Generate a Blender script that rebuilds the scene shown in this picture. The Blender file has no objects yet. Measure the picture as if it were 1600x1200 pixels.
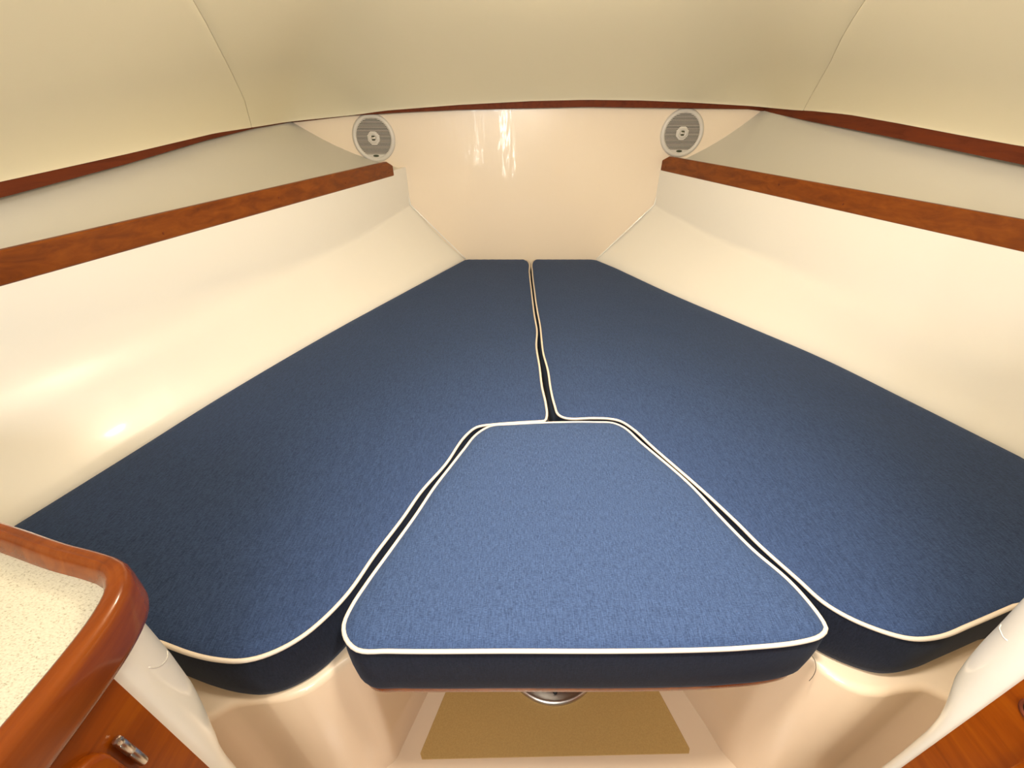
import bpy, bmesh, math, random
from mathutils import Vector, Matrix
from mathutils.geometry import delaunay_2d_cdt, intersect_point_line
random.seed(4)
sc = bpy.context.scene
H0 = 0.55            # height of the cushion tops above the cabin sole (metres)

# ---------------------------------------------------------------- camera, world, lights, exposure
cam_d = bpy.data.cameras.new('camera'); cam = bpy.data.objects.new('camera', cam_d)
sc.collection.objects.link(cam); sc.camera = cam
cam.location = (-0.1, 0.0, H0 + 0.6)
cam.rotation_euler = (math.radians(90 - 32), 0, 0)
cam_d.sensor_width = 36; cam_d.lens = 650 / 1600 * 36; cam_d.clip_start = 0.01
w = bpy.data.worlds.new('world'); sc.world = w; w.use_nodes = True
w.node_tree.nodes['Background'].inputs[0].default_value = (1.0, 0.93, 0.80, 1)
w.node_tree.nodes['Background'].inputs[1].default_value = 0.06
sc.view_settings.view_transform = 'Standard'; sc.view_settings.look = 'None'
sc.view_settings.gamma = 1; sc.view_settings.use_curve_mapping = False
sc.view_settings.exposure = 1.35

def area(name, loc, target, sx, sy, power, col):
    l = bpy.data.lights.new(name, 'AREA'); l.shape = 'RECTANGLE'; l.size = sx; l.size_y = sy
    l.energy = power; l.color = col
    o = bpy.data.objects.new(name, l); sc.collection.objects.link(o)
    o.location = (loc[0], loc[1], loc[2] + H0)
    d = Vector(target) - Vector(loc)
    o.rotation_euler = d.to_track_quat('-Z', 'Y').to_euler()
    return o
# daylight from the companionway behind the photographer
area('companionway_daylight', (-0.05, -0.12, 1.02), (0.02, 0.55, 0.0), 0.7, 0.35, 3.0, (0.97, 0.98, 0.97))
area('bow_fill', (-0.25, -0.75, 0.90), (0.0, 2.2, 0.60), 0.7, 0.30, 5.0, (0.98, 0.98, 0.96))  # added fill light that brightens the bow panel and ceiling
# added spot without a fixture, makes the pool of light on the insert
sp = bpy.data.lights.new('insert_fill_spot', 'SPOT'); sp.energy = 22; sp.color = (1.0, 0.95, 0.87); sp.shadow_soft_size = 0.05
sp.spot_size = math.radians(80); sp.spot_blend = 1.0
spo = bpy.data.objects.new('insert_fill_spot', sp); sc.collection.objects.link(spo); spo.location = (0.03, 0.22, H0 + 0.90)
spo.rotation_euler = (Vector((0.05, 0.44, 0)) - Vector((0.03, 0.22, 0.90))).to_track_quat('-Z', 'Y').to_euler()
# added unseen light strips, mirrored in the bow panel as vertical streaks
area('streak_strip_light', (-0.17, -0.6, 0.42), (-0.13, 2.2, 0.52), 0.035, 0.60, 0.8, (1.0, 0.97, 0.88))
area('streak_strip_light', (-0.45, -0.6, 0.42), (-0.30, 2.2, 0.52), 0.012, 0.60, 0.28, (1.0, 0.97, 0.88))
# cabin lamp under the headliner, just above the picture
cl = bpy.data.lights.new('ceiling_lamp_glow', 'POINT'); cl.energy = 7.3; cl.color = (1.0, 0.82, 0.61); cl.shadow_soft_size = 0.06
clo = bpy.data.objects.new('ceiling_lamp_glow', cl); sc.collection.objects.link(clo); clo.location = (0.03, 0.92, H0 + 0.83)

# ---------------------------------------------------------------- helpers
def link(o):
    sc.collection.objects.link(o); return o
def tag(o, label=None, cat=None, group=None, kind=None):
    for k, v in (('label', label), ('category', cat), ('group', group), ('kind', kind)):
        if v: o[k] = v
    return o
def empty(name, loc, label, cat, group=None, rot=(0, 0, 0)):
    o = bpy.data.objects.new(name, None); o.empty_display_size = 0.02; link(o)
    o.location = (loc[0], loc[1], loc[2] + H0); o.rotation_euler = rot
    return tag(o, label, cat, group)
def mesh_obj(name, verts, faces, mat, parent=None, smooth=True, lift=True, angle=None):
    """one mesh object; verts are given with the cushion top as z = 0 (lift) unless they are local to a parent"""
    me = bpy.data.meshes.new(name)
    dz = H0 if lift else 0
    me.from_pydata([(v[0], v[1], v[2] + dz) for v in verts], [], faces)
    me.update()
    bm = bmesh.new(); bm.from_mesh(me); bmesh.ops.recalc_face_normals(bm, faces=bm.faces)
    if angle is not None:
        for e in bm.edges:
            if len(e.link_faces) == 2 and e.calc_face_angle(0) > math.radians(angle): e.smooth = False
    for f in bm.faces: f.smooth = smooth
    bm.to_mesh(me); bm.free()
    me.materials.append(mat)
    o = bpy.data.objects.new(name, me); link(o)
    if parent:
        o.parent = parent
        if lift: o.matrix_parent_inverse = parent_matrix(parent).inverted()
    return o
def parent_matrix(p):
    m = Matrix.LocRotScale(p.location, p.rotation_euler, p.scale)
    if p.parent: m = parent_matrix(p.parent) @ p.matrix_parent_inverse @ m
    return m
def grid(rows, closed=False):
    """rows of equal length -> verts, faces"""
    n = len(rows[0]); V = [p for r in rows for p in r]; F = []
    for i in range(len(rows) - 1):
        for j in range(n if closed else n - 1):
            a, b = i * n + j, i * n + (j + 1) % n
            F.append((a, b, b + n, a + n))
    return V, F
def interp(x, xs, ys):
    """piecewise linear with linear extrapolation; xs ascending"""
    if x <= xs[0]: i = 0
    elif x >= xs[-1]: i = len(xs) - 2
    else:
        i = 0
        while xs[i + 1] < x: i += 1
    t = (x - xs[i]) / (xs[i + 1] - xs[i])
    return ys[i] + t * (ys[i + 1] - ys[i])
def catmull(P, step, closed=False):
    """resample a polyline by a centripetal-like spline at about `step`"""
    P = [Vector(p) for p in P]; n = len(P); out = []
    segs = n if closed else n - 1
    for i in range(segs):
        if closed: p0, p1, p2, p3 = P[i - 1], P[i], P[(i + 1) % n], P[(i + 2) % n]
        else: p0, p1, p2, p3 = P[max(i - 1, 0)], P[i], P[i + 1], P[min(i + 2, n - 1)]
        d = (p2 - p1).length
        if d < 1e-9: continue
        d0 = max((p1 - p0).length, 1e-6); d2 = max((p3 - p2).length, 1e-6)
        m1 = ((p1 - p0) / d0 * d + (p2 - p1)) * 0.5 if d0 > 1e-5 else (p2 - p1)
        m2 = ((p3 - p2) / d2 * d + (p2 - p1)) * 0.5 if d2 > 1e-5 else (p2 - p1)
        k = max(1, int(round(d / step)))
        for j in range(k):
            t = j / k; a = t * t; b = a * t
            out.append((2*b - 3*a + 1) * p1 + (b - 2*a + t) * m1 + (3*a - 2*b) * p2 + (b - a) * m2)
    if not closed: out.append(P[-1].copy())
    return out
def sweep(path, prof, closed_prof=True, caps=True, up=Vector((0, 0, 1))):
    """sweep a profile [(outward, z)] along a horizontal path; outward = right-hand side of travel"""
    rows = []; n = len(path)
    for i, p in enumerate(path):
        t = (path[min(i + 1, n - 1)] - path[max(i - 1, 0)]).normalized()
        side = t.cross(up).normalized()
        rows.append([tuple(p + side * a + up * b) for a, b in prof])
    V, F = grid(rows, closed_prof)
    if caps and closed_prof:
        m = len(prof); F.append(tuple(range(m))); F.append(tuple(range((n - 1) * m, n * m)))
    return V, F
def tube(path, r, k=8):
    rows = []; n = len(path)
    for i, p in enumerate(path):
        t = (path[min(i + 1, n - 1)] - path[max(i - 1, 0)]).normalized()
        u = t.cross(Vector((0, 0, 1)))
        if u.length < 1e-3: u = Vector((1, 0, 0))
        u.normalize(); v = t.cross(u).normalized()
        rows.append([tuple(p + u * r * math.cos(a) + v * r * math.sin(a)) for a in [2 * math.pi * q / k for q in range(k)]])
    V, F = grid(rows, True); F.append(tuple(range(k))); F.append(tuple(range((n - 1) * k, n * k)))
    return V, F
def lathe(prof, k=48, axis='Z', arc=2 * math.pi):
    rows = [[(r * math.cos(arc * q / k), r * math.sin(arc * q / k), z) for q in range(k)] for r, z in prof]
    V, F = grid(rows, True)
    if prof[0][0] > 1e-6: F.append(tuple(range(k)))
    if prof[-1][0] > 1e-6: F.append(tuple(range((len(prof) - 1) * k, len(prof) * k)))
    return V, F
def prism(outline, z0, z1, bevel=0.0, bottom_bevel=0.0):
    """solid with a closed plan outline, edges rounded by `bevel`"""
    n = len(outline)
    A = sum(outline[i][0] * outline[(i + 1) % n][1] - outline[(i + 1) % n][0] * outline[i][1] for i in range(n))
    s = 1 if A > 0 else -1
    N = []
    for i in range(n):
        a, b, c = Vector(outline[i - 1][:2]), Vector(outline[i][:2]), Vector(outline[(i + 1) % n][:2])
        e1, e2 = (b - a).normalized(), (c - b).normalized(); t = e1 + e2
        if t.length < 1e-6: t = e1
        t.normalize(); sc_ = 1 / max(0.5, t.dot(e1))
        N.append(Vector((t.y, -t.x)) * s * sc_)
    def ring(off, z): return [(outline[i][0] + N[i].x * off, outline[i][1] + N[i].y * off, z) for i in range(n)]
    rows = []
    if bottom_bevel: rows += [ring(-bottom_bevel * (1 - math.sin(a)), z0 + bottom_bevel * (1 - math.cos(a))) for a in [math.pi / 6 * q for q in range(3)]]
    rows.append(ring(0, z0 + bottom_bevel))
    if bevel: rows += [ring(-bevel * (1 - math.cos(a)), z1 - bevel * (1 - math.sin(a))) for a in [math.pi / 8 * q for q in range(5)]]
    else: rows.append(ring(0, z1))
    V, F = grid(rows, True)
    F.append(tuple(range(n))[::-1]); F.append(tuple(range((len(rows) - 1) * n, len(rows) * n)))
    return V, F
def rrect(x0, x1, y0, y1, r, k=6):
    out = []
    for cx, cy, a0 in ((x1 - r, y1 - r, 0), (x0 + r, y1 - r, 90), (x0 + r, y0 + r, 180), (x1 - r, y0 + r, 270)):
        for q in range(k + 1):
            a = math.radians(a0 + 90 * q / k); out.append((cx + r * math.cos(a), cy + r * math.sin(a)))
    return out
def box(x0, x1, y0, y1, z0, z1):
    V = [(x, y, z) for z in (z0, z1) for y in (y0, y1) for x in (x0, x1)]
    return V, [(0, 2, 3, 1), (4, 5, 7, 6), (0, 1, 5, 4), (2, 6, 7, 3), (0, 4, 6, 2), (1, 3, 7, 5)]

# ---------------------------------------------------------------- materials
def mat(name, col, rough=0.5, metal=0.0, coat=0.0, spec=0.5, coat_rough=0.05):
    m = bpy.data.materials.new(name); m.use_nodes = True
    b = m.node_tree.nodes['Principled BSDF']
    b.inputs['Base Color'].default_value = (*col, 1); b.inputs['Roughness'].default_value = rough
    b.inputs['Metallic'].default_value = metal; b.inputs['Coat Weight'].default_value = coat
    b.inputs['Coat Roughness'].default_value = coat_rough; b.inputs['Specular IOR Level'].default_value = spec
    return m
def nodes(m): return m.node_tree.nodes, m.node_tree.links, m.node_tree.nodes['Principled BSDF']
def coords(m, scale, rot=(0, 0, 0)):
    N, L, b = nodes(m)
    tc = N.new('ShaderNodeTexCoord'); mp = N.new('ShaderNodeMapping')
    mp.inputs['Scale'].default_value = scale; mp.inputs['Rotation'].default_value = rot
    L.new(tc.outputs['Object'], mp.inputs['Vector']); return mp
def noise(m, mp, scale, detail=4, rough=0.6, dist=0.0):
    N, L, b = nodes(m); n = N.new('ShaderNodeTexNoise')
    n.inputs['Scale'].default_value = scale; n.inputs['Detail'].default_value = detail
    n.inputs['Roughness'].default_value = rough; n.inputs['Distortion'].default_value = dist
    L.new(mp.outputs['Vector'], n.inputs['Vector']); return n
def ramp(m, src, stops):
    N, L, b = nodes(m); r = N.new('ShaderNodeValToRGB')
    while len(r.color_ramp.elements) < len(stops): r.color_ramp.elements.new(0.5)
    for e, (p, c) in zip(r.color_ramp.elements, stops): e.position = p; e.color = (*c, 1)
    L.new(src, r.inputs['Fac']); return r
def bump(m, src, strength, dist=0.001):
    N, L, b = nodes(m); u = N.new('ShaderNodeBump')
    u.inputs['Strength'].default_value = strength; u.inputs['Distance'].default_value = dist
    L.new(src, u.inputs['Height']); L.new(u.outputs['Normal'], b.inputs['Normal']); return u

def gelcoat(name, col, rough=0.3, coat=0.5, wav=0.15, wavscale=(6, 6, 3)):
    m = mat(name, col, rough, coat=coat, coat_rough=0.06)
    mp = coords(m, wavscale); n = noise(m, mp, 1.0, 2, 0.5)
    u = bump(m, n.outputs['Fac'], wav, 0.02)
    m.node_tree.links.new(u.outputs['Normal'], m.node_tree.nodes['Principled BSDF'].inputs['Coat Normal'])
    return m
GEL = gelcoat('cream gelcoat', (0.86, 0.84, 0.785))
GELW = gelcoat('gelcoat highlight white', (0.92, 0.89, 0.82), 0.12, 1.0, 0.0)  # gelcoat whitened so the bow corner bead reads as a highlight
GELB = gelcoat('cream gelcoat bow panel', (0.90, 0.775, 0.62), 0.3, 0.8, 0.05, (22, 22, 7))
HEAD = mat('cream vinyl headliner', (0.89, 0.84, 0.645), 0.55)
n_ = noise(HEAD, coords(HEAD, (1, 1, 1)), 900, 2); bump(HEAD, n_.outputs['Fac'], 0.12, 0.0005)
BACK = mat('headliner seam backing', (0.70, 0.63, 0.46), 0.8)

def wood(name, dark, mid, light, rough=0.28, coat=0.5, scale=(22, 2.0, 22), spec=0.3):
    m = mat(name, mid, rough, coat=coat, coat_rough=0.10, spec=spec)
    mp = coords(m, scale)
    n = noise(m, mp, 2.2, 6, 0.62, 0.6)
    r = ramp(m, n.outputs['Fac'], [(0.25, dark), (0.5, mid), (0.78, light)])
    m.node_tree.links.new(r.outputs['Color'], m.node_tree.nodes['Principled BSDF'].inputs['Base Color'])
    n2 = noise(m, mp, 14, 3, 0.6); bump(m, n2.outputs['Fac'], 0.10, 0.0006)
    return m
WOOD = wood('varnished teak rail', (0.12, 0.027, 0.003), (0.20, 0.048, 0.004), (0.27, 0.075, 0.007), 0.4, 0.12, spec=0.2)
WOODD = wood('dark mahogany trim', (0.09, 0.020, 0.008), (0.14, 0.032, 0.012), (0.17, 0.036, 0.010), 0.6, 0.0, spec=0.12)
WOODC = wood('varnished teak cabinet', (0.17, 0.030, 0.0005), (0.26, 0.052, 0.0008), (0.34, 0.085, 0.002), 0.35, 0.15, spec=0.15)
WOODR = wood('varnished mahogany fiddle', (0.13, 0.024, 0.002), (0.21, 0.042, 0.003), (0.29, 0.068, 0.006), 0.25, 0.35, spec=0.2)

def fabric(name, rot, dark, light):
    m = mat(name, light, 0.75, spec=0.12)
    N, L, b = nodes(m)
    b.inputs['Sheen Weight'].default_value = 0.10; b.inputs['Sheen Roughness'].default_value = 0.45
    b.inputs['Sheen Tint'].default_value = (0.45, 0.58, 0.85, 1)
    mp = coords(m, (650, 80, 80), (0, 0, rot)); a = noise(m, mp, 1.0, 4, 0.7)
    mp2 = coords(m, (240, 900, 240), (0, 0, rot)); c = noise(m, mp2, 1.0, 3, 0.7)
    mx = N.new('ShaderNodeMath'); mx.operation = 'ADD'
    L.new(a.outputs['Fac'], mx.inputs[0]); L.new(c.outputs['Fac'], mx.inputs[1])
    hf = N.new('ShaderNodeMath'); hf.operation = 'MULTIPLY'; hf.inputs[1].default_value = 0.5
    L.new(mx.outputs[0], hf.inputs[0])
    r = ramp(m, hf.outputs[0], [(0.36, dark), (0.64, light)])
    L.new(r.outputs['Color'], b.inputs['Base Color']); bump(m, hf.outputs[0], 0.35, 0.0007)
    return m
NAVY_L = fabric('navy canvas slanting weave', math.radians(-28), (0.015, 0.026, 0.062), (0.043, 0.074, 0.164))
NAVY_R = fabric('navy canvas right', math.radians(25), (0.015, 0.026, 0.062), (0.043, 0.074, 0.164))
NAVY_C = fabric('lit navy insert', 0.0, (0.020, 0.034, 0.078), (0.058, 0.097, 0.200))  # same canvas as the side cushions, lightened for the pool of light
NAVY_S = fabric('shaded navy boxing', 0.0, (0.006, 0.007, 0.012), (0.014, 0.017, 0.030))  # same canvas again, darkened for the shade on the cushion sides
PIPE = mat('cream piping cord', (0.70, 0.60, 0.49), 0.65)
n_ = noise(PIPE, coords(PIPE, (1, 1, 1)), 500, 2); bump(PIPE, n_.outputs['Fac'], 0.25, 0.0008)
SPK = mat('white speaker plastic', (0.68, 0.65, 0.60), 0.35)
SLAT = mat('grey speaker slat', (0.62, 0.58, 0.52), 0.45)
SPKD = mat('dark speaker mesh', (0.02, 0.02, 0.016), 0.7)
CHROME = mat('chrome', (0.62, 0.58, 0.52), 0.28, 1.0)
STEEL = mat('brushed steel', (0.62, 0.58, 0.52), 0.3, 1.0)
BADGE = mat('dark badge', (0.05, 0.06, 0.03), 0.3)
BLACK = mat('black', (0.01, 0.01, 0.01), 0.6)
LENS = mat('lamp lens', (0.9, 0.8, 0.6), 0.4)
LENS.node_tree.nodes['Principled BSDF'].inputs['Emission Color'].default_value = (1, 0.75, 0.42, 1)
LENS.node_tree.nodes['Principled BSDF'].inputs['Emission Strength'].default_value = 6
GELG = gelcoat('grey cream shelf liner', (0.64, 0.62, 0.55), 0.5, 0.15)
GELF = gelcoat('footwell gelcoat with bounce tint', (0.86, 0.665, 0.465))  # cream gelcoat with the footwell's warm bounce light put into the colour
MAT = mat('mustard sole panel', (0.40, 0.22, 0.055), 0.55)
n_ = noise(MAT, coords(MAT, (1, 1, 1)), 350, 3)
r_ = ramp(MAT, n_.outputs['Fac'], [(0.3, (0.50, 0.31, 0.10)), (0.7, (0.58, 0.37, 0.125))])
MAT.node_tree.links.new(r_.outputs['Color'], MAT.node_tree.nodes['Principled BSDF'].inputs['Base Color'])
bump(MAT, n_.outputs['Fac'], 0.2, 0.0008)
LAM = mat('speckled cream laminate', (0.78, 0.70, 0.50), 0.35)
n_ = noise(LAM, coords(LAM, (150, 260, 200), (0, 0, 0.5)), 3.0, 4, 0.7)
r_ = ramp(LAM, n_.outputs['Fac'], [(0.33, (0.34, 0.29, 0.17)), (0.43, (0.66, 0.60, 0.46)), (0.6, (0.74, 0.69, 0.54))])
LAM.node_tree.links.new(r_.outputs['Color'], LAM.node_tree.nodes['Principled BSDF'].inputs['Base Color'])

# ---------------------------------------------------------------- measured lines of the cabin (metres, cushion top = 0)
LO = [(-0.3525, 2.2053, 0.0000), (-0.5419, 1.7420, 0.0000), (-0.7436, 1.2479, 0.0000), (-0.8727, 0.8799, 0.0000), (-0.9288, 0.6839, 0.0000), (-0.9911, 0.4788, 0.0000)]
RO = [(0.3410, 2.2053, 0.0000), (0.4216, 2.0334, 0.0000), (0.5750, 1.6701, 0.0000), (0.7231, 1.3678, 0.0000), (0.8519, 1.1020, 0.0000), (0.9256, 0.8828, 0.0000), (0.9923, 0.6716, 0.0000)]
LI = [(-0.0330, 2.1931, 0.0000), (-0.0174, 2.1571, 0.0000), (-0.0174, 1.9709, 0.0000), (-0.0176, 1.6625, 0.0000), (-0.0169, 1.4438, 0.0000), (-0.0144, 1.3083, 0.0000), (-0.0223, 1.1916, 0.0000), (-0.0196, 1.0591, 0.0000), (-0.0189, 0.9472, 0.0000), (-0.0142, 0.8655, 0.0000), (-0.0164, 0.8113, 0.0000), (-0.0219, 0.7984, 0.0000), (-0.0374, 0.7959, 0.0000), (-0.0894, 0.7909, 0.0000), (-0.1468, 0.7834, 0.0000), (-0.1824, 0.7736, 0.0000), (-0.2062, 0.7405, 0.0000), (-0.2388, 0.6479, 0.0000), (-0.2762, 0.5695, 0.0000), (-0.2970, 0.5080, 0.0000), (-0.3270, 0.4306, 0.0000), (-0.3502, 0.3627, 0.0000), (-0.3813, 0.3140, 0.0000), (-0.4049, 0.2928, 0.0000), (-0.4332, 0.2783, 0.0000), (-0.4592, 0.2728, 0.0000), (-0.4922, 0.2744, 0.0000), (-0.5277, 0.2807, 0.0000), (-0.5809, 0.2953, 0.0000)]
RI = [(0.0206, 2.1931, 0.0000), (0.0074, 2.1571, 0.0000), (-0.0021, 1.9709, 0.0000), (-0.0041, 1.7256, 0.0000), (-0.0039, 1.5135, 0.0000), (-0.0009, 1.3512, 0.0000), (-0.0029, 1.1434, 0.0000), (0.0034, 1.0403, 0.0000), (0.0040, 0.9313, 0.0000), (0.0079, 0.8599, 0.0000), (0.0140, 0.8217, 0.0000), (0.0297, 0.8087, 0.0000), (0.0961, 0.8087, 0.0000), (0.1358, 0.8061, 0.0000), (0.1584, 0.7972, 0.0000), (0.1805, 0.7687, 0.0000), (0.2093, 0.7028, 0.0000), (0.2679, 0.5778, 0.0000), (0.3014, 0.4967, 0.0000), (0.3173, 0.4515, 0.0000), (0.3471, 0.3865, 0.0000), (0.3624, 0.3528, 0.0000), (0.3835, 0.3310, 0.0000), (0.4114, 0.3140, 0.0000), (0.4411, 0.3028, 0.0000), (0.4611, 0.3003, 0.0000), (0.4983, 0.3045, 0.0000), (0.5468, 0.3184, 0.0000), (0.6413, 0.3470, 0.0000)]
IN = [(-0.1509, 0.7736, 0.0000), (-0.1000, 0.7809, 0.0000), (-0.0013, 0.7884, 0.0000), (0.0975, 0.7896, 0.0000), (0.1393, 0.7859, 0.0000), (0.1611, 0.7687, 0.0000), (0.1852, 0.7180, 0.0000), (0.2486, 0.5897, 0.0000), (0.2777, 0.5023, 0.0000), (0.3015, 0.4391, 0.0000), (0.3300, 0.3844, 0.0000), (0.3406, 0.3451, 0.0000), (0.3428, 0.3219, 0.0000), (0.3413, 0.3140, 0.0000), (0.3290, 0.3045, 0.0000), (0.3023, 0.2969, 0.0000), (0.2130, 0.2879, 0.0000), (0.1585, 0.2855, 0.0000), (0.0547, 0.2839, 0.0000), (-0.1000, 0.2839, 0.0000), (-0.2676, 0.2839, 0.0000), (-0.3085, 0.2855, 0.0000), (-0.3290, 0.3003, 0.0000), (-0.3379, 0.3184, 0.0000), (-0.3355, 0.3441, 0.0000), (-0.3239, 0.3812, 0.0000), (-0.2986, 0.4478, 0.0000), (-0.2739, 0.5138, 0.0000), (-0.2519, 0.5795, 0.0000), (-0.2250, 0.6441, 0.0000), (-0.2056, 0.6901, 0.0000), (-0.1804, 0.7451, 0.0000)]
HE = [(-1.1632, 0.9551, 0.4984), (-1.1528, 1.0984, 0.5131), (-1.1392, 1.2852, 0.5322), (-1.1123, 1.6558, 0.5738), (-1.0920, 1.9354, 0.5932), (-1.0250, 2.1703, 0.6140), (-0.7732, 2.1719, 0.6353), (-0.6589, 2.1727, 0.6494), (-0.3363, 2.1748, 0.6703), (-0.0169, 2.1750, 0.6842), (0.2208, 2.1750, 0.6887), (0.4532, 2.1739, 0.6864), (0.6644, 2.1724, 0.6795), (0.9474, 2.1704, 0.6656), (1.0254, 1.9900, 0.6474), (1.0402, 1.8855, 0.6418), (1.0643, 1.7140, 0.6278), (1.0912, 1.5236, 0.6031), (1.1200, 1.3200, 0.5746), (1.1424, 1.1613, 0.5537)]
TB = [(-1.1638, 0.9373, 0.4690), (-1.1402, 1.2717, 0.5086), (-1.1168, 1.5942, 0.5530), (-1.0947, 1.8980, 0.5870), (-1.0376, 2.1702, 0.6092), (-0.8075, 2.1717, 0.6317), (-0.5479, 2.1734, 0.6447), (-0.3375, 2.1748, 0.6529), (-0.0163, 2.1750, 0.6588), (0.2232, 2.1750, 0.6634), (0.6246, 2.1727, 0.6587), (0.9450, 2.1704, 0.6551), (1.0387, 1.8955, 0.6101), (1.0858, 1.5619, 0.5700), (1.1453, 1.1402, 0.5153)]
SPL = [(-0.7270, 2.1800, 0.5460)]
SPR = [(0.6680, 2.1800, 0.5650)]
LIPL = [(-0.5289, 0.2440, -0.1100), (-0.5080, 0.2606, -0.1100), (-0.4764, 0.2668, -0.1100), (-0.4337, 0.2708, -0.1100), (-0.3974, 0.2846, -0.1100), (-0.3588, 0.3192, -0.1100)]
LIPR = [(0.5362, 0.2530, -0.1100), (0.5353, 0.2724, -0.1100), (0.5202, 0.2821, -0.1100), (0.4871, 0.2821, -0.1100), (0.4402, 0.2764, -0.1100), (0.4036, 0.2846, -0.1100), (0.3792, 0.3058, -0.1100), (0.3689, 0.3210, -0.1100)]
MATP = [(-0.2545, 0.4425, -0.5500), (-0.2966, 0.3354, -0.5500), (-0.2859, 0.3290, -0.5500), (0.2748, 0.3375, -0.5500), (0.2846, 0.3418, -0.5500), (0.2458, 0.4490, -0.5500)]

# hull side, as functions of the fore-and-aft position y; s = -1 port (left), +1 starboard (right)
def asc(P, k): Q = sorted(P, key=lambda p: p[1]); return [p[1] for p in Q], [p[k] for p in Q]
def x_edge(s, y):
    P = LO if s < 0 else RO; ys, xs = asc(P, 0)
    if y < ys[0]: return xs[0] + s * 0.28 * (ys[0] - y)
    return interp(y, ys, xs)
def x_crease(s, y): return s * (0.596 + (2.211 - y) * 0.2946)
def z_crease(y): return interp(y, [-0.3, 0.66, 1.0, 1.4, 1.76, 2.2, 2.4], [0.20, 0.20, 0.182, 0.186, 0.205, 0.262, 0.27])
def x_rail(s, y): return s * (0.61 + (2.155 - y) * (0.304 if s < 0 else 0.317))
def z_railb(s, y): return 0.403 - 0.042 * (2.098 - y) if s < 0 else 0.4155 - 0.040 * (2.2 - y)
def z_railt(s, y): return 0.4617 - 0.0443 * (2.062 - y) if s < 0 else 0.4769 - 0.0412 * (2.187 - y)
TRIM = [(-1.382, -0.4), (-1.32, 0), (-1.165, .93), (-1.075, 2.17), (-.3, 2.175), (.3, 2.175), (1.0, 2.17), (1.175, .93), (1.33, 0), (1.396, -0.4)]
def x_trim(s, y):
    P = TRIM[:4] if s < 0 else TRIM[-4:][::-1]
    return interp(y, [p[1] for p in P], [p[0] for p in P])
def z_trimb(s, y):
    P = [p for p in TB if p[0] * s > 0.9]; ys, zs = asc(P, 2)
    if y < ys[0]: return max(zs[0] - 0.11 * (ys[0] - y), 0.38)
    return interp(y, ys, zs)
def y_bow(x): return 2.205 - 0.03 * max(0, abs(x) - 0.2) ** 2

def hull_profile(s, y):
    x1, x2, z2, x3, z3 = x_edge(s, y), x_crease(s, y), z_crease(y), x_rail(s, y), z_railb(s, y)
    xt, zt = x_trim(s, y), z_trimb(s, y)
    P = [(x1, -0.13), (x1, -0.02), (x1 + s * 0.002, 0.0)]
    rr = interp(y, [-0.5, 0.8, 1.6, 2.3], [0.06, 0.055, 0.016, 0.003])
    a = Vector((x1, 0)); c = Vector((x2, z2)); e = Vector((x3 + s * 0.004, z3 + 0.02))
    d1 = (a - c).normalized(); d2 = (e - c).normalized()
    for t in (0.15, 0.3, 0.45, 0.6, 0.75, 0.85): 
        q = a.lerp(c + d1 * rr, t); P.append((q.x + s * 0.006 * math.sin(math.pi * t), q.y - 0.004 * math.sin(math.pi * t)))
    for k in range(7):
        t = k / 6; q = (c + d1 * rr) * (1 - t) ** 2 + c * 2 * t * (1 - t) + (c + d2 * rr) * t * t; P.append((q.x, q.y))
    for t in (0.3, 0.6, 1.0): q = (c + d2 * rr).lerp(e, t); P.append((q.x, q.y))
    P.append((x3 + s * 0.030, z3 + 0.02)); P.append((x3 + s * 0.034, z3 + 0.016))
    E_ = Vector((x3 + s * 0.034, z3 + 0.016)); T_ = Vector((xt + s * interp(min(max(y, 1.5), 2.15), [1.5, 2.15], [0.05, 0.012]), zt + 0.004))
    for k in range(1, 11):
        t = k / 10; q = E_.lerp(T_, t); b = math.sin(math.pi * t) * interp(min(max(y, 1.2), 2.1), [1.2, 2.1], [1.0, 0.55])
        P.append((q.x + s * 0.020 * b, q.y - 0.034 * b))
    P.append((xt + s * 0.055, zt + 0.10))
    return P
for s, nm in ((-1, 'wall_left'), (1, 'wall_right')):
    rows = []
    ys = [2.4 - 0.05 * i for i in range(57)]
    for y in ys: rows.append([(p[0], y, p[1]) for p in hull_profile(s, y)])
    cut = len(rows[0]) - 12
    V, F = grid([r[:cut + 1] for r in rows])
    o = mesh_obj(nm, V, F, GEL, angle=50)
    V, F = grid([r[cut:] for r in rows])
    mesh_obj('shelf_back', V, F, GELG, o, angle=50)
    tag(o, 'cream moulded hull side of the berth, %s of the cushions, with an open shelf above' % ('left' if s < 0 else 'right'), kind='structure')

# bow bulkhead panel
rows = []
for i in range(29):
    z = -0.14 + 0.036 * i
    rows.append([(x, y_bow(x) + 0.03 * max(0, 0.0), z) for x in [-1.20 + 0.04 * k for k in range(61)]])
V, F = grid(rows)
bow = mesh_obj('wall_front', V, F, GELB); tag(bow, 'glossy cream bow panel at the head of the berth between the two speakers', kind='structure')
for s in (-1, 1):
    P = LO if s < 0 else RO
    a = Vector((s * 0.345, 2.199, 0.0)); b = Vector((s * 0.598, y_bow(s * .598) - 0.004, 0.263)); c = Vector((s * 0.618, y_bow(s * .618) - 0.004, 0.415))
    path = [a.lerp(b, k / 12) for k in range(12)] + [b.lerp(c, k / 6) for k in range(7)]
    V, F = tube([p + Vector((-s * 0.001, 0, 0)) for p in path], 0.0032, 8)
    o = mesh_obj('fillet', V, F, GELW, bow)

# floor pan
V, F = prism([(-1.15, -1.4), (1.15, -1.4), (1.15, 1.2), (-1.15, 1.2)], -0.60, -0.55)
tag(mesh_obj('floor', V, F, GELF, smooth=False), 'cream moulded cabin sole in the footwell', kind='structure')

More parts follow.
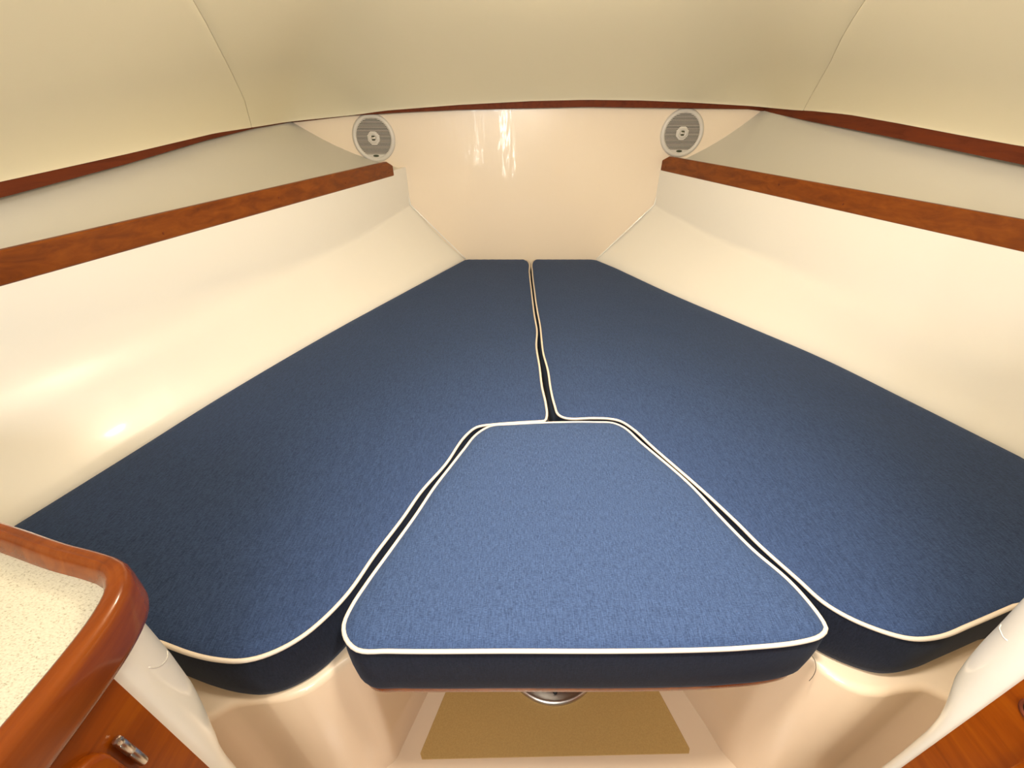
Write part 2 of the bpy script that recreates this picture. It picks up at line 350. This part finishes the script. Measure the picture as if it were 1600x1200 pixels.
# ceiling: padded headliner in three panels over a backing board
def seg_len(P): 
    L = [0]
    for a, b in zip(P, P[1:]): L.append(L[-1] + math.hypot(b[0] - a[0], b[1] - a[1]))
    return L
TL = seg_len(TRIM); STOT = TL[-1]
def curtain_xy(s):
    return Vector((interp(s, TL, [p[0] for p in TRIM]), interp(s, TL, [p[1] for p in TRIM])))
def s_of(p):
    best = None
    for i, (a, b) in enumerate(zip(TRIM, TRIM[1:])):
        q, t = intersect_point_line(Vector((p[0], p[1])), Vector(a), Vector(b))
        t = min(1, max(0, t)); q = Vector(a).lerp(Vector(b), t); d = (Vector((p[0], p[1])) - q.xy).length
        if best is None or d < best[0]: best = (d, TL[i] + t * (TL[i + 1] - TL[i]))
    return best[1]
HS = [(s_of(p), p[2]) for p in HE]; TS = [(s_of(p), p[2]) for p in TB]
def fill_ends(Q, zend):
    return [(-0.01, zend), (0.42, zend + 0.02)] + Q + [(STOT - 0.42, zend + 0.04), (STOT + 0.01, zend + 0.02)]
HS = fill_ends(HS, 0.40); TS = fill_ends(TS, 0.37)
def z_head(s): return interp(s, [q[0] for q in HS], [q[1] for q in HS])
def z_tb(s): return interp(s, [q[0] for q in TS], [q[1] for q in TS])
def smooth_xy(s):
    p = Vector((0, 0)); wt = 0
    for k in range(-4, 5):
        ss = min(STOT, max(0, s + k * 0.02)); p += curtain_xy(ss); wt += 1
    return p / wt if 0.1 < s < STOT - 0.1 else curtain_xy(s)
CZ = 0.98
def ceil_pt(s, q):
    t = smooth_xy(s); zt = z_head(s)
    c = Vector((0, 0.8)); ry = -0.4 + (t.y + 0.4) * 0.47
    r = Vector((0, ry)); inw = (r - t).normalized()
    p = t + inw * 0.004; p = p.lerp(r, q)
    z = zt + (CZ - zt) * (1 - (1 - q) ** 2.0) ** 0.80
    return (p.x, p.y, z)
QS = [0, .002, .006, .012, .02, .035, .05, .07, .09, .12, .15, .19, .23, .28, .33, .39, .45, .52, .6, .68, .76, .84, .92, 1.0]
SEAM_L = [(0, 2.29), (.075, 2.234), (.165, 2.125), (.27, 1.98), (.325, 1.889), (.5, 1.62), (1, 1.1)]
SEAM_R = [(0, 4.905), (.15, 5.03), (.25, 5.105), (.33, 5.195), (.5, 5.38), (1, 5.9)]
def seam(S, q): return interp(q, [a for a, b in S], [b for a, b in S])
ceil_rows = [[(p[0], p[1], p[2] + 0.012) for p in (ceil_pt(STOT * i / 120, q) for i in range(121))] for q in QS]
V, F = grid(ceil_rows)
ceil = mesh_obj('ceiling', V, F, BACK); tag(ceil, 'curved cream cabin ceiling', kind='structure')
for k in range(3):
    rows = []
    for q in QS:
        a = 0 if k == 0 else seam(SEAM_L if k == 1 else SEAM_R, q) + 0.0002
        b = STOT if k == 2 else seam(SEAM_L if k == 0 else SEAM_R, q) - 0.0002
        n = 50; r = []
        for i in range(n + 1):
            p = ceil_pt(a + (b - a) * i / n, q); r.append(p)
        lift = lambda p, d: (p[0], p[1], p[2] + d)
        if k > 0:
            m_ = ceil_pt(a + 0.004, q); r = [lift(r[0], 0.004), lift(ceil_pt(a + 0.0008, q), 0.0006), m_] + r[1:]
        if k < 2:
            m_ = ceil_pt(b - 0.004, q); r = r[:-1] + [m_, lift(ceil_pt(b - 0.0008, q), 0.0006), lift(r[-1], 0.004)]
        rows.append(r)
    V, F = grid(rows)
    mesh_obj('headliner_panel', V, F, HEAD, ceil)

# dark wooden trims between headliner and shelf backs
CORN = [0.0, s_of((-1.075, 2.17)), s_of((1.0, 2.17)), STOT]
for k in range(3):
    a, b = CORN[k], CORN[k + 1]; n = 60; rows = []
    for i in range(n + 1):
        s_ = a + (b - a) * i / n; p = curtain_xy(s_)
        t = (curtain_xy(min(b, s_ + 0.005)) - curtain_xy(max(a, s_ - 0.005))).normalized(); o_ = Vector((-t.y, t.x))   # outwards
        z0, z1 = z_tb(s_), z_head(s_) + 0.03
        q = p + o_ * 0.016
        rows.append([(p.x, p.y, z0 + 0.001), (p.x, p.y, z1), (q.x, q.y, z1), (q.x, q.y, z0), (p.x + o_.x * .001, p.y + o_.y * .001, z0)])
    V, F = grid(rows, True); F += [tuple(range(5)), tuple(range(n * 5, n * 5 + 5))]
    o = mesh_obj('trim_%d' % (k + 1), V, F, WOODD, smooth=False)
    tag(o, ['dark wooden trim under the headliner above the left shelf', 'dark wooden trim under the headliner above the bow panel', 'dark wooden trim under the headliner above the right shelf'][k], kind='structure')

# moulded berth base with the lip under the cushions
LIPL2 = [(-0.66, 0.225), (-0.575, 0.222)] + [(p[0], p[1]) for p in LIPL]
LIPR2 = [(0.70, 0.225), (0.585, 0.225)] + [(p[0], p[1]) for p in LIPR[1:]]
inner = [(-.352, .3235), (-.345, .333), (-.338, .352), (-.30, .452), (-.25, .575), (-.205, .69), (-.185, .745), (-.15, .785), (-.1, .80), (0, .803), (.1, .81), (.15, .80), (.185, .76), (.205, .715), (.25, .60), (.30, .475), (.338, .385), (.352, .345), (.3605, .331)]
front = [tuple(p) for p in catmull([Vector((a, b, 0)) for a, b in LIPL2 + inner + LIPR2[::-1]], 0.012)]
outer = [(x_edge(1, y) + 0.0, y) for y in (0.3, 0.5, 0.8, 1.1, 1.4, 1.7, 2.0)] + [(0.345, 2.198), (-0.345, 2.198)] + [(x_edge(-1, y), y) for y in (2.0, 1.7, 1.4, 1.1, 0.8, 0.5, 0.3)]
outl = front + [(1.05, 0.225)] + outer + [(-1.05, 0.225)]
V, F = prism([(p[0], p[1]) for p in outl], -0.55, -0.11, 0.012)
base = mesh_obj('berth_platform', V, F, GELF, angle=60)
tag(base, 'cream moulded v-shaped berth base with rounded lip under the navy cushions', 'berth')

# bulkhead noses on both sides of the opening
def nose(s, x0, y0, ry, shift, z0, z1, name, label):
    rows = []; N_ = 110
    for i in range(N_ + 1):
        z = z0 + (z1 - z0) * i / N_
        cx = interp(min(max(z, shift[0][0]), shift[-1][0]), [a for a, b in shift], [b for a, b in shift]); rx = cx - x0
        r = [(s * x0, y0 - 0.005, z)]
        for k in range(25):
            a = math.pi / 2 * k / 24; r.append((s * (cx - rx * math.cos(a)), y0 + ry * math.sin(a), z))
        r.append((s * 1.2, y0 + ry, z)); r.append((s * 1.2, y0 - 0.005, z)); rows.append(r)
    V, F = grid(rows, True); m = len(rows[0]); F += [tuple(range(m)), tuple(range(N_ * m, N_ * m + m))]
    o = mesh_obj(name, V, F, GEL, angle=50); tag(o, label, kind='structure'); return o
nl = nose(-1, 0.422, 0.163, 0.087, [(-.10, 1.05), (-.03, .93), (.0, .80), (.014, .708), (.041, .631), (.060, .60), (.078, .582), (.13, .567), (.2, .566)], -0.55, 0.236, 'wall_back_left', 'rounded cream bulkhead edge between the left cabinet and the berth')
nr = nose(1, 0.397, 0.195, 0.062, [(-.10, 1.15), (-.03, .98), (.0, .78), (.018, .643), (.033, .565), (.048, .516), (.071, .497), (.102, .484), (.134, .478), (.181, .466), (.25, .46)], -0.55, 0.45, 'wall_back_right', 'rounded cream bulkhead edge between the right cabinet and the berth')

for par, P in ((nl, [(-0.452, 0.216, 0.1447), (-0.4443, 0.2093, 0.150), (-0.4358, 0.2001, 0.1588), (-0.4298, 0.1911, 0.1689), (-0.4268, 0.185, 0.179), (-0.4255, 0.1814, 0.1873)]),
               (nr, [(0.4219, 0.2404, 0.1469), (0.4187, 0.2378, 0.1455), (0.4119, 0.2316, 0.1488), (0.4069, 0.2253, 0.151), (0.4037, 0.2204, 0.1545)])):
    V, F = tube(catmull([Vector(p) for p in P], 0.003), 0.0007, 8); mesh_obj('moulded_rim', V, F, GELW, par)

# ---------------------------------------------------------------- cushions
def inset_outline(P, d):
    n = len(P); out = []
    A = sum(P[i][0] * P[(i + 1) % n][1] - P[(i + 1) % n][0] * P[i][1] for i in range(n)); s = 1 if A > 0 else -1
    for i in range(n):
        a, b, c = Vector(P[i - 1][:2]), Vector(P[i][:2]), Vector(P[(i + 1) % n][:2])
        t = ((b - a).normalized() + (c - b).normalized()).normalized()
        out.append((b.x - t.y * s * d, b.y + t.x * s * d))
    return out
def cushion(name, outline, pipe_pts, thick, m, label, z_top=0.0, pipe_closed=False, crown=0.007):
    o2 = [p for p in outline]
    n = len(o2)
    P2 = [Vector((p[0], p[1])) for p in o2]
    # distance to the outline for the crown
    def dist(q):
        best = 9
        for i in range(n):
            a, b = P2[i], P2[(i + 1) % n]; ab = b - a; t = max(0, min(1, (q - a).dot(ab) / max(ab.length_squared, 1e-12)))
            d = (q - (a + ab * t)).length
            if d < best: best = d
        return best
    rings = [P2]
    pts = list(P2)
    for d in (0.006, 0.014, 0.026):
        pts_d = [Vector(p) for p in inset_outline([tuple(p) for p in P2], d)]
        for p in pts_d[::(1 if d < 0.01 else 2)]:
            if dist(p) > d * 0.9: pts.append(p)
    xs = [p.x for p in P2]; ys = [p.y for p in P2]; g = 0.03
    from mathutils.geometry import intersect_point_tri_2d
    def inside(q):
        c = False; j = n - 1
        for i in range(n):
            if (P2[i].y > q.y) != (P2[j].y > q.y) and q.x < (P2[j].x - P2[i].x) * (q.y - P2[i].y) / (P2[j].y - P2[i].y) + P2[i].x: c = not c
            j = i
        return c
    x = min(xs)
    pts = [p for i, p in enumerate(pts) if i < n or inside(p)]
    while x < max(xs):
        y = min(ys)
        while y < max(ys):
            q = Vector((x + random.uniform(-.004, .004), y + random.uniform(-.004, .004)))
            if inside(q) and dist(q) > 0.034: pts.append(q)
            y += g
        x += g
    vs, es, fs, ov, oe, of = delaunay_2d_cdt(pts, [(i, (i + 1) % n) for i in range(n)], [list(range(n))], 1, 1e-5)
    from mathutils import noise as mn
    V = []; B = []; BF = []
    for v in vs:
        d = dist(v); zz = -0.005 + (0.005) * min(1, d / 0.012) ** 0.6 + crown * (1 - math.exp(-d / (0.022 if pipe_closed else 0.05)))
        zz += mn.noise(Vector((v.x * 9, v.y * 9, 3.0))) * 0.0016 * min(1, d / 0.05)
        V.append((v.x, v.y, z_top + zz))
    F = [tuple(f) for f in fs]
    # map boundary vertices
    bidx = []
    for i in range(n):
        bidx.append(next(k for k in range(len(vs)) if i in ov[k]))
    B = [V[k] for k in bidx]; prev = list(range(n))
    for (zz, off) in ((-0.016, -0.0025), (-0.04, -0.004), (-0.07, -0.004), (-thick + 0.018, -0.0025), (-thick + 0.004, 0.001), (-thick, 0.006)):
        ring = inset_outline([tuple(p) for p in P2], off); st = len(B)
        B += [(a, b, z_top + zz) for a, b in ring]; cur = [st + i for i in range(n)]
        for i in range(n): BF.append((prev[i], prev[(i + 1) % n], cur[(i + 1) % n], cur[i]))
        prev = cur
    BF.append(tuple(prev))
    root = empty(name, (sum(xs) / n, sum(ys) / n, z_top - thick), label, 'cushion')
    mesh_obj('top_cover', V, F, m, root)
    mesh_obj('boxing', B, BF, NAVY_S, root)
    path = [Vector((p[0], p[1], z_top - 0.003)) for p in pipe_pts]
    if pipe_closed: path = path + [path[0]]
    V, F = tube(path, 0.0030, 10)
    mesh_obj('piping', V, F, PIPE, root)
    return root
def out3(P): return [Vector((p[0], p[1], 0)) for p in P]
li = catmull(out3(LI), 0.008); ri = catmull(out3(RI), 0.008)
lo = catmull(out3(LO)[1:], 0.02); ro = catmull(out3(RO)[1:], 0.02)
lo = [Vector((-0.346, 2.196, 0))] + [p + Vector((0.0045, 0, 0)) for p in lo]
ro = [Vector((0.336, 2.196, 0))] + [p + Vector((-0.0045, 0, 0)) for p in ro]
def dens(P, st=0.02):
    out = []
    for a, b in zip(P, P[1:]):
        k = max(1, int((b - a).length / st))
        out += [a.lerp(b, j / k) for j in range(k)]
    return out + [P[-1]]
laft = dens([li[-1], Vector((-0.66, 0.315, 0)), Vector((-0.80, 0.355, 0)), Vector((-0.985, 0.42, 0)), lo[-1]])[1:-1]
raft = dens([ri[-1], Vector((0.72, 0.36, 0)), Vector((0.86, 0.39, 0)), Vector((1.02, 0.47, 0)), ro[-1]])[1:-1]
lbow = dens([lo[0], Vector((-0.04, 2.197, 0)), li[0]])[:-1]
rbow = dens([ro[0], Vector((0.028, 2.197, 0)), ri[0]])[:-1]
cl_ = cushion('berth_cushion', li + laft + dens(lo[::-1]) + lbow[1:], li[2:] + laft[:4], 0.108, NAVY_L,
        'large navy canvas berth cushion with cream piping, left of the centre gap')
cr_ = cushion('berth_cushion', ri + raft + dens(ro[::-1]) + rbow[1:], ri[2:] + raft[:4], 0.108, NAVY_R,
        'large navy canvas berth cushion with cream piping, right of the centre gap')
inn = catmull(out3(IN), 0.008, True)
cc_ = cushion('insert_cushion', inn, inn, 0.118, NAVY_C,
        'trapezoid navy insert cushion piped all round, lying on the table between the two long cushions', z_top=0.002, pipe_closed=True, crown=0.010)

# ---------------------------------------------------------------- berth table under the insert
tbl = empty('pedestal_table', (0, 0.5, -0.55), 'low pedestal table with thin red-brown top and round steel floor plate, under the insert cushion', 'table')
tt = inset_outline([(p.x, p.y) for p in inn], 0.0035)
V, F = prism(tt, -0.133, -0.116, 0.003, 0.004); mesh_obj('tabletop', V, F, WOODR, tbl, angle=50)
def local(parent, name, VF, m, **k): return mesh_obj(name, VF[0], VF[1], m, parent, lift=False, **k)
cyl = lathe([(0.028, 0.015), (0.028, 0.405), (0.10, 0.41), (0.10, 0.417)], 32)
o = local(tbl, 'pedestal', cyl, STEEL, angle=40); o.location = (0, 0.05, 0.0022)
fl = lathe([(0.127, 0.0), (0.128, 0.004), (0.126, 0.009), (0.119, 0.011), (0.114, 0.008), (0.09, 0.010), (0.05, 0.018), (0.034, 0.024), (0.03, 0.03)], 64)
bp = local(tbl, 'floor_plate', fl, STEEL, angle=60); bp.location = (0, 0.05, 0.0022)
for k in range(4):
    a = math.radians(-90 + 90 * k)
    o = local(bp, 'screw', lathe([(0.006, 0.0), (0.005, 0.0025), (0.0, 0.003)], 12), BLACK); o.location = (0.101 * math.cos(a) + 0.002, 0.101 * math.sin(a), 0.009)

# sole panel
mo = [(p[0], p[1]) for p in MATP]
V, F = prism([(-0.292, 0.328), (0.281, 0.338), (0.2853, 0.346), (0.14, 0.80), (0.13, 0.81), (-0.13, 0.805), (-0.14, 0.795), (-0.2975, 0.338)], -0.5505, -0.548, 0.001)
tag(mesh_obj('sole_panel', V, F, MAT, smooth=False), 'mustard-tan rubber panel let into the footwell floor beneath the table', 'floor mat')

# ---------------------------------------------------------------- shelf rails
for s in (-1, 1):
    ya = 2.085 if s < 0 else 2.19; rows = []; n = 60; yb = -0.25
    root = empty('shelf_rail', (x_rail(s, 1.0), 1.0, z_railb(s, 1.0)), 'varnished teak shelf rail along the %s side of the berth, ending below the speaker' % ('left' if s < 0 else 'right'), 'rail')
    for i in range(n + 1):
        y = ya + (yb - ya) * i / n
        cut = max(0, 1 - (ya - y) / 0.03)
        x = x_rail(s, y); z0, z1 = z_railb(s, y), z_railt(s, y) - cut * 0.018
        d = s * 0.018; r = 0.003
        rows.append([(x + s * r, y, z0), (x, y, z0 + r), (x, y, z1 - r), (x + s * r, y, z1), (x + d - s * r, y, z1), (x + d, y, z1 - r), (x + d, y, z0)])
    V, F = grid(rows, True); F += [tuple(range(7)), tuple(range(n * 7, n * 7 + 7))]
    V = [v for v in V]
    mesh_obj('board', V, F, WOOD, root, angle=35)
    for (y, f) in ([(2.05, .3), (1.75, .35), (1.42, .5), (1.05, .28)] if s < 0 else [(2.16, .3), (1.55, .6), (1.32, .32)]):
        x = x_rail(s, y); z = z_railb(s, y) + f * (z_railt(s, y) - z_railb(s, y))
        V, F = lathe([(0.003, -0.001), (0.003, 0.0004), (0, 0.0006)], 10)
        o = mesh_obj('wood_plug', [(x - s * v[2], y + v[0], z + v[1]) for v in V], F, WOODD, root)

# ---------------------------------------------------------------- loudspeakers
def speaker(x, z, s, label):
    y = y_bow(x); slope = -0.06 * max(0, abs(x) - 0.2) * (1 if x > 0 else -1)
    root = empty('loudspeaker', (x, y - 0.001, z), label, 'speaker', rot=(math.pi / 2, 0, math.atan(slope)))
    R_ = 0.0955
    # local frame: x right, y up, z towards the cabin
    V, F = lathe([(R_, -0.002), (R_, 0.004), (R_ - 0.003, 0.009), (R_ - 0.009, 0.0115), (R_ - 0.015, 0.0105), (R_ - 0.0185, 0.007), (R_ - 0.0185, 0.003)], 72)
    F = F[:-2]; local(root, 'rim', (V, F), SPK)
    local(root, 'back_cone', lathe([(R_ - 0.002, 0.0), (R_ - 0.017, 0.0032), (0.02, 0.002), (0, 0.002)], 48), SPKD)
    ri_ = R_ - 0.0175; n = 25
    for k in range(n):
        yy = -0.0615 + k * 0.1365 / (n - 1)
        if abs(yy) > ri_ - 0.002: continue
        hw = math.sqrt(ri_ ** 2 - yy ** 2)
        hole = math.sqrt(max(0, 0.024 ** 2 - yy ** 2))
        for a, b in ([(-hw, hw)] if hole < 0.006 else [(-hw, -hole), (hole, hw)]):
            local(root, 'slat', box(a, b, yy - 0.0013, yy + 0.0013, 0.003, 0.0070), SLAT, smooth=False)
    # solid lower lip with the badge
    pts = [(ri_ * math.cos(a), ri_ * math.sin(a)) for a in [math.radians(-180 + 56 + 68 * q / 12) for q in range(13)]]
    V, F = prism(pts, 0.002, 0.009, 0.001); local(root, 'lower_lip', (V, F), SPK, angle=50)
    V, F = prism([(0.0135 * math.cos(a), 0.0045 * math.sin(a) - 0.0705) for a in [2 * math.pi * q / 24 for q in range(24)]], 0.008, 0.0112, 0.001)
    local(root, 'badge', (V, F), BADGE, angle=50)
    hubp = [(0.0285 * math.cos(a), 0.0285 * math.sin(a)) for a in [2 * math.pi * (q + .5) / 8 for q in range(8)]]
    V, F = prism(hubp, 0.003, 0.010, 0.002); hub = local(root, 'hub', (V, F), SPK, angle=50)
    local(hub, 'tweeter_ring', lathe([(0.020, 0.009), (0.0195, 0.013), (0.016, 0.014), (0.013, 0.011), (0.0, 0.0098)], 32), SPK)
    local(hub, 'tweeter_dome', lathe([(0.0115, 0.0095), (0.010, 0.0125), (0.005, 0.0145), (0, 0.015)], 24), CHROME if x < 0 else STEEL)
    local(hub, 'bridge', box(-0.011, 0.011, -0.0018, 0.0018, 0.0135, 0.0165), SPK, smooth=False)
    for yy in (-0.0065, 0.0065):
        local(hub, 'tweeter_slot', box(-0.0065, 0.0065, yy - 0.0028, yy + 0.0028, 0.0125, 0.0148), BADGE, smooth=False)
    return root
speaker(SPL[0][0], SPL[0][2], -1, 'round white loudspeaker with slatted grille, left of the bow panel above the left rail')
speaker(SPR[0][0], SPR[0][2], 1, 'round white loudspeaker with slatted grille, right of the bow panel above the right rail')

# ---------------------------------------------------------------- left counter and cabinet
top_out = catmull([Vector((-1.15, 0.396, 0)), Vector((-0.8, 0.303, 0)), Vector((-0.5659, 0.2402, 0)), Vector((-0.5058, 0.2228, 0)), Vector((-0.463, 0.2125, 0)), Vector((-0.445, 0.2062, 0)), Vector((-0.4335, 0.1946, 0)), Vector((-0.4265, 0.175, 0)), Vector((-0.4236, 0.145, 0)), Vector((-0.4236, 0.10, 0)), Vector((-0.4236, -0.05, 0)), Vector((-0.4236, -0.35, 0))], 0.008)
ct = empty('countertop', (-0.7, 0.0, 0.236), 'cream speckled laminate countertop with varnished reddish fiddle edge, near left corner', 'countertop')
V, F = prism([(p.x, p.y) for p in top_out] + [(-1.15, -0.35)], 0.238, 0.268); mesh_obj('laminate', V, F, LAM, ct, smooth=False)
prof = [(0.0, .237), (0.0, .268), (-.0035, .279), (-.0065, .2835), (-.0095, .2850), (-.0105, .2848), (-.0120, .2830), (-.0132, .2832), (-.0165, .2825), (-.0190, .2795), (-.0205, .275), (-.0205, .262), (-.0200, .246), (-.0190, .2405), (-.0160, .2365)]
V, F = sweep(top_out, [(-a, b) for a, b in prof][::-1]); 
# outward is the left-hand side of travel here
V, F = sweep(top_out, [(a, b) for a, b in prof]); mesh_obj('fiddle_edge', V, F, WOODR, ct, angle=60)
cab = empty('cabinet', (-0.7, 0.0, -0.55), 'varnished teak cabinet with hinged door under the left countertop', 'cabinet')
V, F = box(-1.02, -0.42, -0.35, 0.158, -0.55, 0.236)
mesh_obj('body', V, F, WOODC, cab, smooth=False)
V, F = prism([(a, b) for a, b in rrect(-0.30, 0.122, -0.47, 0.206, 0.022)], 0.0, 0.010, 0.005)
door = mesh_obj('door', [(-0.42 + v[2], v[0], v[1]) for v in V], F, WOODC, cab, angle=50)
V, F = lathe([(0.0, -0.0245), (0.0030, -0.0235), (0.0034, -0.021), (0.0034, -0.0002), (0.0032, 0.0), (0.0034, 0.0002), (0.0034, 0.0165), (0.0027, 0.0175), (0.0036, 0.020), (0.0030, 0.0235), (0, 0.0245)], 20)
hin = mesh_obj('hinge', [(-0.4155 + v[0], 0.131 + v[1], 0.160 + v[2]) for v in V], F, CHROME, door, angle=50)

# right cabinet
cab2 = empty('cabinet', (0.7, 0.0, -0.55), 'dark varnished cabinet side with a finger latch, near right corner', 'cabinet')
V, F = box(0.395, 1.02, -0.35, 0.19, -0.55, 0.45); mesh_obj('body', V, F, WOODC, cab2, smooth=False)
V, F = prism(rrect(-0.30, 0.147, -0.47, 0.40, 0.015), 0.0, 0.010, 0.004)
mesh_obj('door', [(0.395 - v[2], v[0], v[1]) for v in V], F, WOODC, cab2, angle=50)
V, F = lathe([(0.0125, 0.0), (0.0118, 0.0025), (0.0095, 0.0025), (0.009, 0.0)], 28); F = F[:-2]
lt = mesh_obj('latch_ring', [(0.395 - v[2], 0.168 + v[0], 0.127 + v[1]) for v in V], F, WOODD, cab2)
V, F = lathe([(0.0095, 0.0), (0.0095, 0.0008), (0, 0.0008)], 28)
mesh_obj('finger_hole', [(0.395 - v[2], 0.168 + v[0], 0.127 + v[1]) for v in V], F, BLACK, lt)

# small grey fitting at the left picture edge
fit_ = empty('counter_fitting', (-0.4535, 0.108, 0.268), 'small grey metal ring fitting on the speckled countertop at the picture edge', 'fitting')
local(fit_, 'ring', lathe([(0.012, 0.0), (0.012, 0.002), (0.010, 0.0035), (0.006, 0.003), (0.005, 0.0)], 32), STEEL)

# loose dark thread on the right lip
th = catmull([Vector((0.3625, 0.330, -0.098)), Vector((0.366, 0.318, -0.100)), Vector((0.3655, 0.309, -0.108)), Vector((0.361, 0.303, -0.118)), Vector((0.356, 0.300, -0.125))], 0.003)
V, F = tube(th, 0.0004, 5); tag(mesh_obj('loose_thread', V, F, BLACK), 'short dark loose thread hanging over the cream lip by the right cushion', 'thread')

# cabin lamp above the picture
lamp = empty('ceiling_lamp', (0.03, 0.92, 0.962), 'round warm dome lamp on the headliner above the berth', 'lamp')
local(lamp, 'lens', lathe([(0.062, -0.008), (0.058, -0.022), (0.045, -0.034), (0.025, -0.041), (0, -0.043)], 40), LENS)
local(lamp, 'bezel', lathe([(0.078, 0.012), (0.078, -0.006), (0.070, -0.013), (0.061, -0.010), (0.061, 0.012)], 40), STEEL, angle=50)
